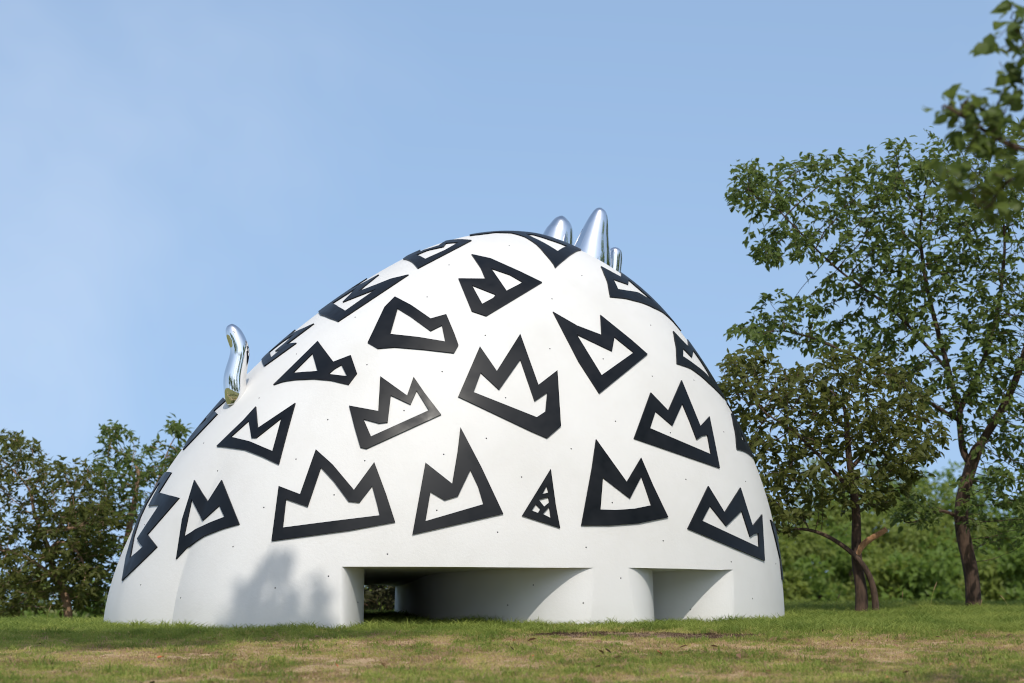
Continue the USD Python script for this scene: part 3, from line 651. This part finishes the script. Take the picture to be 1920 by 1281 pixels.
# tall tree left of the viewer: its crown shades the dome's left foot and the lawn before it
rng = np.random.default_rng(41)
LS = 13.0
def ell(c, r, n):
    q = rng.normal(0, 1, (n, 3)); q /= np.linalg.norm(q, axis=1, keepdims=True)
    return np.asarray(c) + np.asarray(r) * q * rng.uniform(0.1, 1, (n, 1)) ** (1 / 2.5)
sh = [((-2.12, 0.05, .10), (.24, .3, .20), 22), ((-1.62, 0.05, .05), (.26, .3, .16), 20), ((-1.88, 0.05, .30), (.20, .3, .20), 20), ((-1.83, 0.05, .50), (.20, .2, .22), 15), ((-3.1, 1.0, .12), (.26, .3, .24), 34), ((-3.9, -.85, -.03), (.9, .85, .45), 330), ((-2.7, -.85, -.05), (.8, .75, .42), 280), ((-1.6, -.62, -.03), (.75, .45, .30), 180), ((-.95, -.68, -.03), (.5, .2, .16), 60), ((-4.9, .2, 0), (.7, .8, .6), 150)]
at6 = np.vstack([ell(np.array(c) + LS * SUN, r, n) for c, r, n in [(c, r, n * 4) for c, r, n in sh]])
cc = at6.mean(0); tb = np.array([-5.2, -9.6, 0]); tb[2] = ground_h(tb[0], tb[1]) - .12
s6 = [(smooth_line(np.array([tb, tb + [.05, .02, 2.5], tb + [.2, .1, 5.0], tb + [.5, .25, 7.6]])), None, (.17, .09))] + [
      (smooth_line(np.array([tb + [.45, .2, 7.4], (tb + [.5, .25, 7.6] + np.array(c) + LS * SUN) / 2 - [0, 0, .15], np.array(c) + LS * SUN])), 1, (.05, .012)) for c, _, _ in sh[:1] + sh[5:8]]
tree("shade_tree", "tall tree left of the viewer that shades the dome's left foot", "tree", s6, at6, 0.15, leaf_a, bark_dark, 10.0, 3, 0.15, 0.7, step=0.13, kill=.15)
# scrub seen through the opening, and low bushes along the crest behind the dome
rng = np.random.default_rng(52)
for px, d, w, h, lab in ((712, 20.6, 150, 110, "dry brown green scrub seen through the dome's opening"), (735, 22.0, 200, 130, "taller dry scrub farther back behind the dome's opening"), (430, 25, 170, 60, "low dark bush behind the dome's left side")):
    q = line([(px, 1150)], d)[0]; q[2] = ground_h(q[0], q[1])
    sd = [(np.array([q - [0, 0, .1], q + [0.02, 0, .25]]), None)] + [(np.array([q + [0, 0, .1], q + [sx, .1, .35]]), 1) for sx in (-.3, .3)]
    n_ = 900; u_ = rng.uniform(-1, 1, (n_, 3)); top_z = at([(px, 1132 - h)], d)[0][2]
    att = np.stack([q[0] + u_[:, 0] * w / FPX * d, q[1] + u_[:, 1] * .5, q[2] + .05 + (u_[:, 2] * .5 + .5) * (top_z - q[2])], 1)
    tree("scrub_bush", lab, "bush", sd, att, 0.012, leaf_scrub if px > 500 else leaf_a, bark_tan, 10.0, 4, 0.105, 0.55, step=0.07, infl=0.6, kill=0.08, r_tip=0.0012)
# wood on the lower ground behind
rng = np.random.default_rng(60)
WOOD = [(1390,935,44,0),(1475,940,47,1),(1560,905,50,0),(1650,880,46,1),(1725,862,52,0),(1800,905,45,1),(1880,885,49,0),(1975,870,46,1),(1430,1010,38,1),(1540,1030,39,0),(1660,1010,38,1),(1745,1040,37,0),(1850,1020,39,1),(1945,1010,38,0),(2040,930,45,0),(1500,965,42,1),(1600,975,43,0),(1700,960,42,1),(1800,985,42,0),(1900,955,42,0),(1530,885,50,1),(1630,868,51,0),(1690,875,48,1),(1770,880,50,1),(1850,870,51,0),(1930,880,50,1),
        (-60,1075,46,0),(40,1085,48,1),(150,1080,45,0),(260,1070,47,0),(420,1075,45,1),(560,1080,46,0),(700,1078,44,1),(830,1080,46,0),(1300,1000,46,0)]
for k, (px, py, d, kind) in enumerate(WOOD):
    base = at([(px, 1150)], d)[0]; base[2] = ground_h(base[0], base[1]); topz = at([(px, py)], d)[0][2]
    hgt = (topz - base[2]) * 1.1; rad = 82 / FPX * d * rng.uniform(1.0, 1.25)
    lab = "blurred yellow green tree in the wood behind the lawn" if kind else "blurred dark green tree in the wood behind the lawn"
    grp = "yellow green trees of the blurred wood" if kind else "dark green trees of the blurred wood"
    cy = .5
    t = thing("wood_tree", lab, "tree", base, group=grp)
    P = np.array([[0, 0, -.2], [.05, 0, hgt * .3], [0, .05, hgt * .6], [0, 0, hgt * .66]])
    obj("trunk", tube(smooth_line(P), np.linspace(.12, .03, 13), 7), bark_dark, t, 50)
    nc = 44; cl = rng.normal(0, 1, (nc, 3)); cl /= np.linalg.norm(cl, axis=1, keepdims=True); cl *= rng.uniform(.35, 1, (nc, 1))
    cl = cl * np.array([rad, rad, hgt * .46]) + [0, 0, hgt * .48]
    n_ = 5200; c_i = rng.integers(0, nc, n_); q = rng.normal(0, 1, (n_, 3)); q /= np.linalg.norm(q, axis=1, keepdims=True)
    bp = cl[c_i] + q * rng.uniform(.5, 1, (n_, 1)) * np.array([.36, .36, .25]) * rad
    bp[:, 2] = np.clip(bp[:, 2], 0.05, None)
    dd = q + rng.normal(0, .5, (n_, 3)) - [0, 0, .3]; nn_ = q + rng.normal(0, .5, (n_, 3)) + [0, -.4, .6]
    obj("crown", leaves_mesh(bp, dd, nn_, .17 * rng.uniform(.7, 1.3, n_), .8 * np.ones(n_)), leaf_far2 if kind else leaf_far, t)

for (x_, y_, h_) in ((8.2, -4.6, 9.0), (8.6, 0.8, 8.5), (11.5, -1.5, 8.5), (9.0, -14.5, 7.0), (4.5, -21.0, 7.5), (-4.0, -24.0, 7.0), (-10.5, -19.0, 7.5), (13.0, -9.0, 8.0), (0.3, -18.8, 8.0), (-7.5, -16.5, 8.0), (7.2, -18.0, 8.5), (-1.8, -21.5, 9.0), (-12.5, -9.0, 8.0), (-11.0, -13.5, 8.5)):
    t = thing("roadside_tree", "leafy tree outside the picture, mirrored in the polished spikes", "tree", (x_, y_, float(ground_h(x_, y_))), group="trees mirrored in the polished spikes")
    obj("trunk", tube(smooth_line(np.array([[0, 0, -.2], [.1, 0, h_ * .3], [0, .1, h_ * .6], [0, 0, h_ * .9]])), np.linspace(.16, .04, 13), 8), bark_dark, t, 50)
    nc = 40; cl = rng.normal(0, 1, (nc, 3)); cl /= np.linalg.norm(cl, axis=1, keepdims=True); cl = cl * rng.uniform(.35, 1, (nc, 1)) * np.array([2.2, 2.2, h_ * .32]) + [0, 0, h_ * .64]
    n_ = 4200; c_i = rng.integers(0, nc, n_); q = rng.normal(0, 1, (n_, 3)); q /= np.linalg.norm(q, axis=1, keepdims=True)
    obj("crown", leaves_mesh(cl[c_i] + q * rng.uniform(.4, 1, (n_, 1)) * np.array([.75, .75, .5]), q + rng.normal(0, .5, (n_, 3)) - [0, 0, .3], q + rng.normal(0, .5, (n_, 3)) + [0, 0, .6], .22 * rng.uniform(.7, 1.3, n_), .75 * np.ones(n_)), leaf_far, t)

# ---------------------------------------------------------------- grass
rng = np.random.default_rng(77)
def blade_mat(name, ramp):
    return mat(name, {"g": ("geometry", {}), "n": ("noise_texture", {"scale": 2.2, "detail": 3.0}), "a": ("math", {"math_type": "multiply_add", "value2": 0.6}), "h": ("math", {"math_type": "multiply", "value2": 0.4}),
        "r": ("rgb_ramp", {"ramp": ramp}), "p": ("principled_bsdf", {"roughness": 0.6, "specular_ior_level": 0.25}), "t": ("translucent_bsdf", {}), "m": ("mix_closure", {"fac": 0.48})},
        [("g.position", "n.vector"), ("g.random_per_island", "h.value1"), ("n.fac", "a.value1"), ("h.value", "a.value3"), ("a.value", "r.fac"), ("r.color", "p.base_color"), ("r.color", "t.color"), ("p.BSDF", "m.closure1"), ("t.BSDF", "m.closure2")], surface="m.closure")
g_green = blade_mat("grass_green", [(0.2, (0.14, 0.195, 0.034)), (0.5, (0.36, 0.395, 0.09)), (0.8, (0.60, 0.57, 0.22))])
g_olive = blade_mat("grass_olive", [(0.2, (0.26, 0.25, 0.065)), (0.5, (0.54, 0.475, 0.165)), (0.8, (0.72, 0.59, 0.29))])
g_straw = blade_mat("grass_straw", [(0.2, (0.30, 0.20, 0.11)), (0.5, (0.60, 0.44, 0.25)), (0.8, (0.74, 0.58, 0.37))])
g_brown = blade_mat("grass_dead_brown", [(0.2, (0.09, 0.055, 0.035)), (0.5, (0.20, 0.13, 0.085)), (0.8, (0.40, 0.30, 0.21))])
def tuft(nb, h, spread, lean, w=0.0028):
    vs, fs = [], []
    for k in range(nb):
        a, r = rng.uniform(0, 2 * np.pi), spread * math.sqrt(rng.uniform(0, 1)); b = np.array([r * math.cos(a), r * math.sin(a), -0.006])
        hh = h * rng.uniform(.45, 1.15); la = rng.uniform(0, 2 * np.pi); ln = lean * hh * rng.uniform(.2, 1.3); ld = np.array([math.cos(la), math.sin(la), 0])
        wa = rng.uniform(0, np.pi); wd = np.array([math.cos(wa), math.sin(wa), 0]) * w * rng.uniform(.7, 1.3)
        m1 = b + ld * ln * .3 + [0, 0, hh * .55]; tp = b + ld * ln + [0, 0, hh * (1 - .25 * lean)]
        o = 5 * k
        vs += [b - wd, b + wd, m1 - wd * .8, m1 + wd * .8, tp]; fs += [(o, o + 1, o + 3), (o, o + 3, o + 2), (o + 2, o + 3, o + 4)]
    return np.array(vs), np.array(fs)
pi = UsdGeom.PointInstancer.Define(stage, "/World/grass")
protos, specs = [], [(g_green, 13, .085, .045, .7, .0036), (g_green, 13, .058, .05, .9, .0034), (g_green, 12, .038, .045, .9, .003), (g_olive, 14, .046, .05, 1.0, .003), (g_olive, 12, .030, .05, 1.2, .003), (g_straw, 11, .028, .05, 1.7, .003), (g_straw, 8, .055, .035, 1.2, .003), (g_brown, 13, .030, .05, 1.8, .003)]
for k, (mt, nb, h, sp, ln, bw) in enumerate(specs):
    protos.append(usdkit.mesh(stage, f"/World/grass/prototypes/tuft_{k:03d}", tuft(nb, h, sp, ln, bw), mt).GetPath())
pi.CreatePrototypesRel().SetTargets(protos)
n_try = 260000
yy = rng.uniform(-5.2, 8.5, n_try); half = (13.44 + yy) * 0.31 + 0.3
xx = rng.uniform(-1, 1, n_try) * half
keep = rng.uniform(0, 1, n_try) < half / half.max()
xx, yy = xx[keep], yy[keep]
cv, lt = patches(xx, yy)
Xg = np.stack([xx, yy, 0.05 + ground_h(xx, yy)], 1)
fd = F(Xg)                                             # >0 outside the dome
inside = (fd < 0.002)
in_tunnel = inside & (sg.Polygon(plan).buffer(-0.02).is_valid)
tp = shapely.prepared.prep(sg.Polygon(plan)) if hasattr(shapely, "prepared") else None
pl = sg.Polygon(plan).buffer(0); pl2 = sg.Polygon(plan2).buffer(0)
in_cut = shapely.contains_xy(pl, xx, yy) | shapely.contains_xy(pl2, xx, yy)
ok = (~inside) | in_cut
ok &= rng.uniform(0, 1, len(xx)) < np.clip(0.34 + 0.9 * cv, 0, 1)
ok &= rng.uniform(0, 1, len(xx)) > 0.55 * np.clip(1.3 * lt, 0, 1)
deep = in_cut & inside & (yy > 1.2 + 0.3 * xx)
ok &= ~(deep & (rng.uniform(0, 1, len(xx)) < 0.6))
xx, yy, cv, lt, fd = xx[ok], yy[ok], cv[ok], lt[ok], fd[ok]
u = rng.uniform(0, 1, len(xx)); green = np.clip((cv - .28) * 1.5, 0, 1) * (1 - lt)
back = sstep(yy, -1.1, 0.0)
kind = np.where(u < green * (.29 + .40 * back), np.where(rng.uniform(0, 1, len(u)) < .25 + .6 * back, np.where(rng.uniform(0, 1, len(u)) < .45 * back, 0, 1), 2), np.where(rng.uniform(0, 1, len(u)) < .25 + .55 * cv, np.where(back > .4, 3, 4), np.where(rng.uniform(0, 1, len(u)) < .15, 6, 5)))
kind = np.where(lt > .35, np.where(rng.uniform(0, 1, len(u)) < .8, 7, 5), kind)
edge = (fd > 0) & (fd < 0.035)
kind = np.where(edge & (rng.uniform(0, 1, len(u)) < .7), np.where(rng.uniform(0, 1, len(u)) < .35, 0, 1), kind)
pi.CreateProtoIndicesAttr(Vt.IntArray.FromNumpy(kind.astype(np.int32)))
pi.CreatePositionsAttr(Vt.Vec3fArray.FromNumpy(np.stack([xx, yy, ground_h(xx, yy)], 1).astype(np.float32)))
an = rng.uniform(0, np.pi, len(xx))
pi.CreateOrientationsAttr(Vt.QuathArray([Gf.Quath(float(math.cos(a)), 0, 0, float(math.sin(a))) for a in an]))
sc = rng.uniform(.55, 1.3, len(xx)) * (0.7 + 0.6 * meshkit.noise(np.stack([xx * 3, yy * 3, 0 * xx], -1), 4)) * np.where(yy > 5.5, 1.2, 1)
pi.CreateScalesAttr(Vt.Vec3fArray.FromNumpy(np.stack([sc, sc, sc * rng.uniform(.7, 1.2, len(xx))], 1).astype(np.float32)))
tag(pi.GetPrim(), "short patchy grass, green by the dome and dry straw in front", "grass", kind="stuff")
# fallen leaves
dead = mat("dead_leaf", {"o": ("object_info", {}), "r": ("rgb_ramp", {"ramp": [(0, (0.10, 0.05, 0.025)), (.45, (0.22, 0.12, 0.06)), (.8, (0.40, 0.27, 0.15)), (1, (0.42, 0.10, 0.03))]}), "p": ("principled_bsdf", {"roughness": .8})}, [("o.random", "r.fac"), ("r.color", "p.base_color")])
lv = LEAF * np.array([1, .62, 1]); lv[:, 2] += .22 * np.abs(lv[:, 1]) + .25 * (lv[:, 0] - .5) ** 2
first = None
for k in range(70):
    y_ = rng.uniform(-4.3, -0.25); x_ = rng.uniform(-1, 1) * (13.44 + y_) * .29
    lab, grp = "curled brown dead leaf lying on the patchy lawn", "dead leaves lying on the lawn"
    x = UsdGeom.Xform.Define(stage, numbered("/World/fallen_leaf"))
    x.AddTranslateOp().Set(Gf.Vec3d(x_, y_, float(ground_h(x_, y_)) + rng.uniform(.008, .022)))
    x.AddRotateXYZOp().Set(Gf.Vec3f(rng.uniform(-35, 35), rng.uniform(-35, 35), rng.uniform(0, 360))); x.AddScaleOp().Set(Gf.Vec3f(*[float(rng.uniform(.035, .075))] * 3))
    tag(x.GetPrim(), lab, "leaf", grp)
    if first is None:
        first = x.GetPrim(); usdkit.mesh(stage, str(first.GetPath()) + "/blade", (lv - [.5, 0, 0], LEAF_F), dead, True)
    else:
        x.GetPrim().GetReferences().AddInternalReference(first.GetPath()); x.GetPrim().SetInstanceable(True)
# tall seed stalks on the crest at the right
for k, (px, hpx, ln) in enumerate(((1566, 28, .3), (1692, 30, .05), (1745, 44, .25), (1838, 18, .2), (1892, 24, -.5), (1420, 26, .3), (88, 30, .2))):
    d = 18.2 if px > 500 else 16.0
    b = line([(px, 1145)], d)[0]; b[2] = ground_h(b[0], b[1]); hh = hpx / FPX * d * 1.25; tt = np.linspace(0, 1, 8)
    P = b + np.stack([ln * hh * tt ** 2, 0 * tt, hh * tt], 1)
    t = thing("seed_stalk", "thin tall grass stalk standing above the crest of the lawn", "grass stalk", b, group="tall grass stalks on the crest")
    obj("stem", tube(P, np.linspace(.0022, .0015, 8), 5), g_olive, t, True, loc=b)
    obj("seed_head", tube(P[5:] , np.array([.003, .0055, .002]), 6), g_straw, t, True, loc=b)
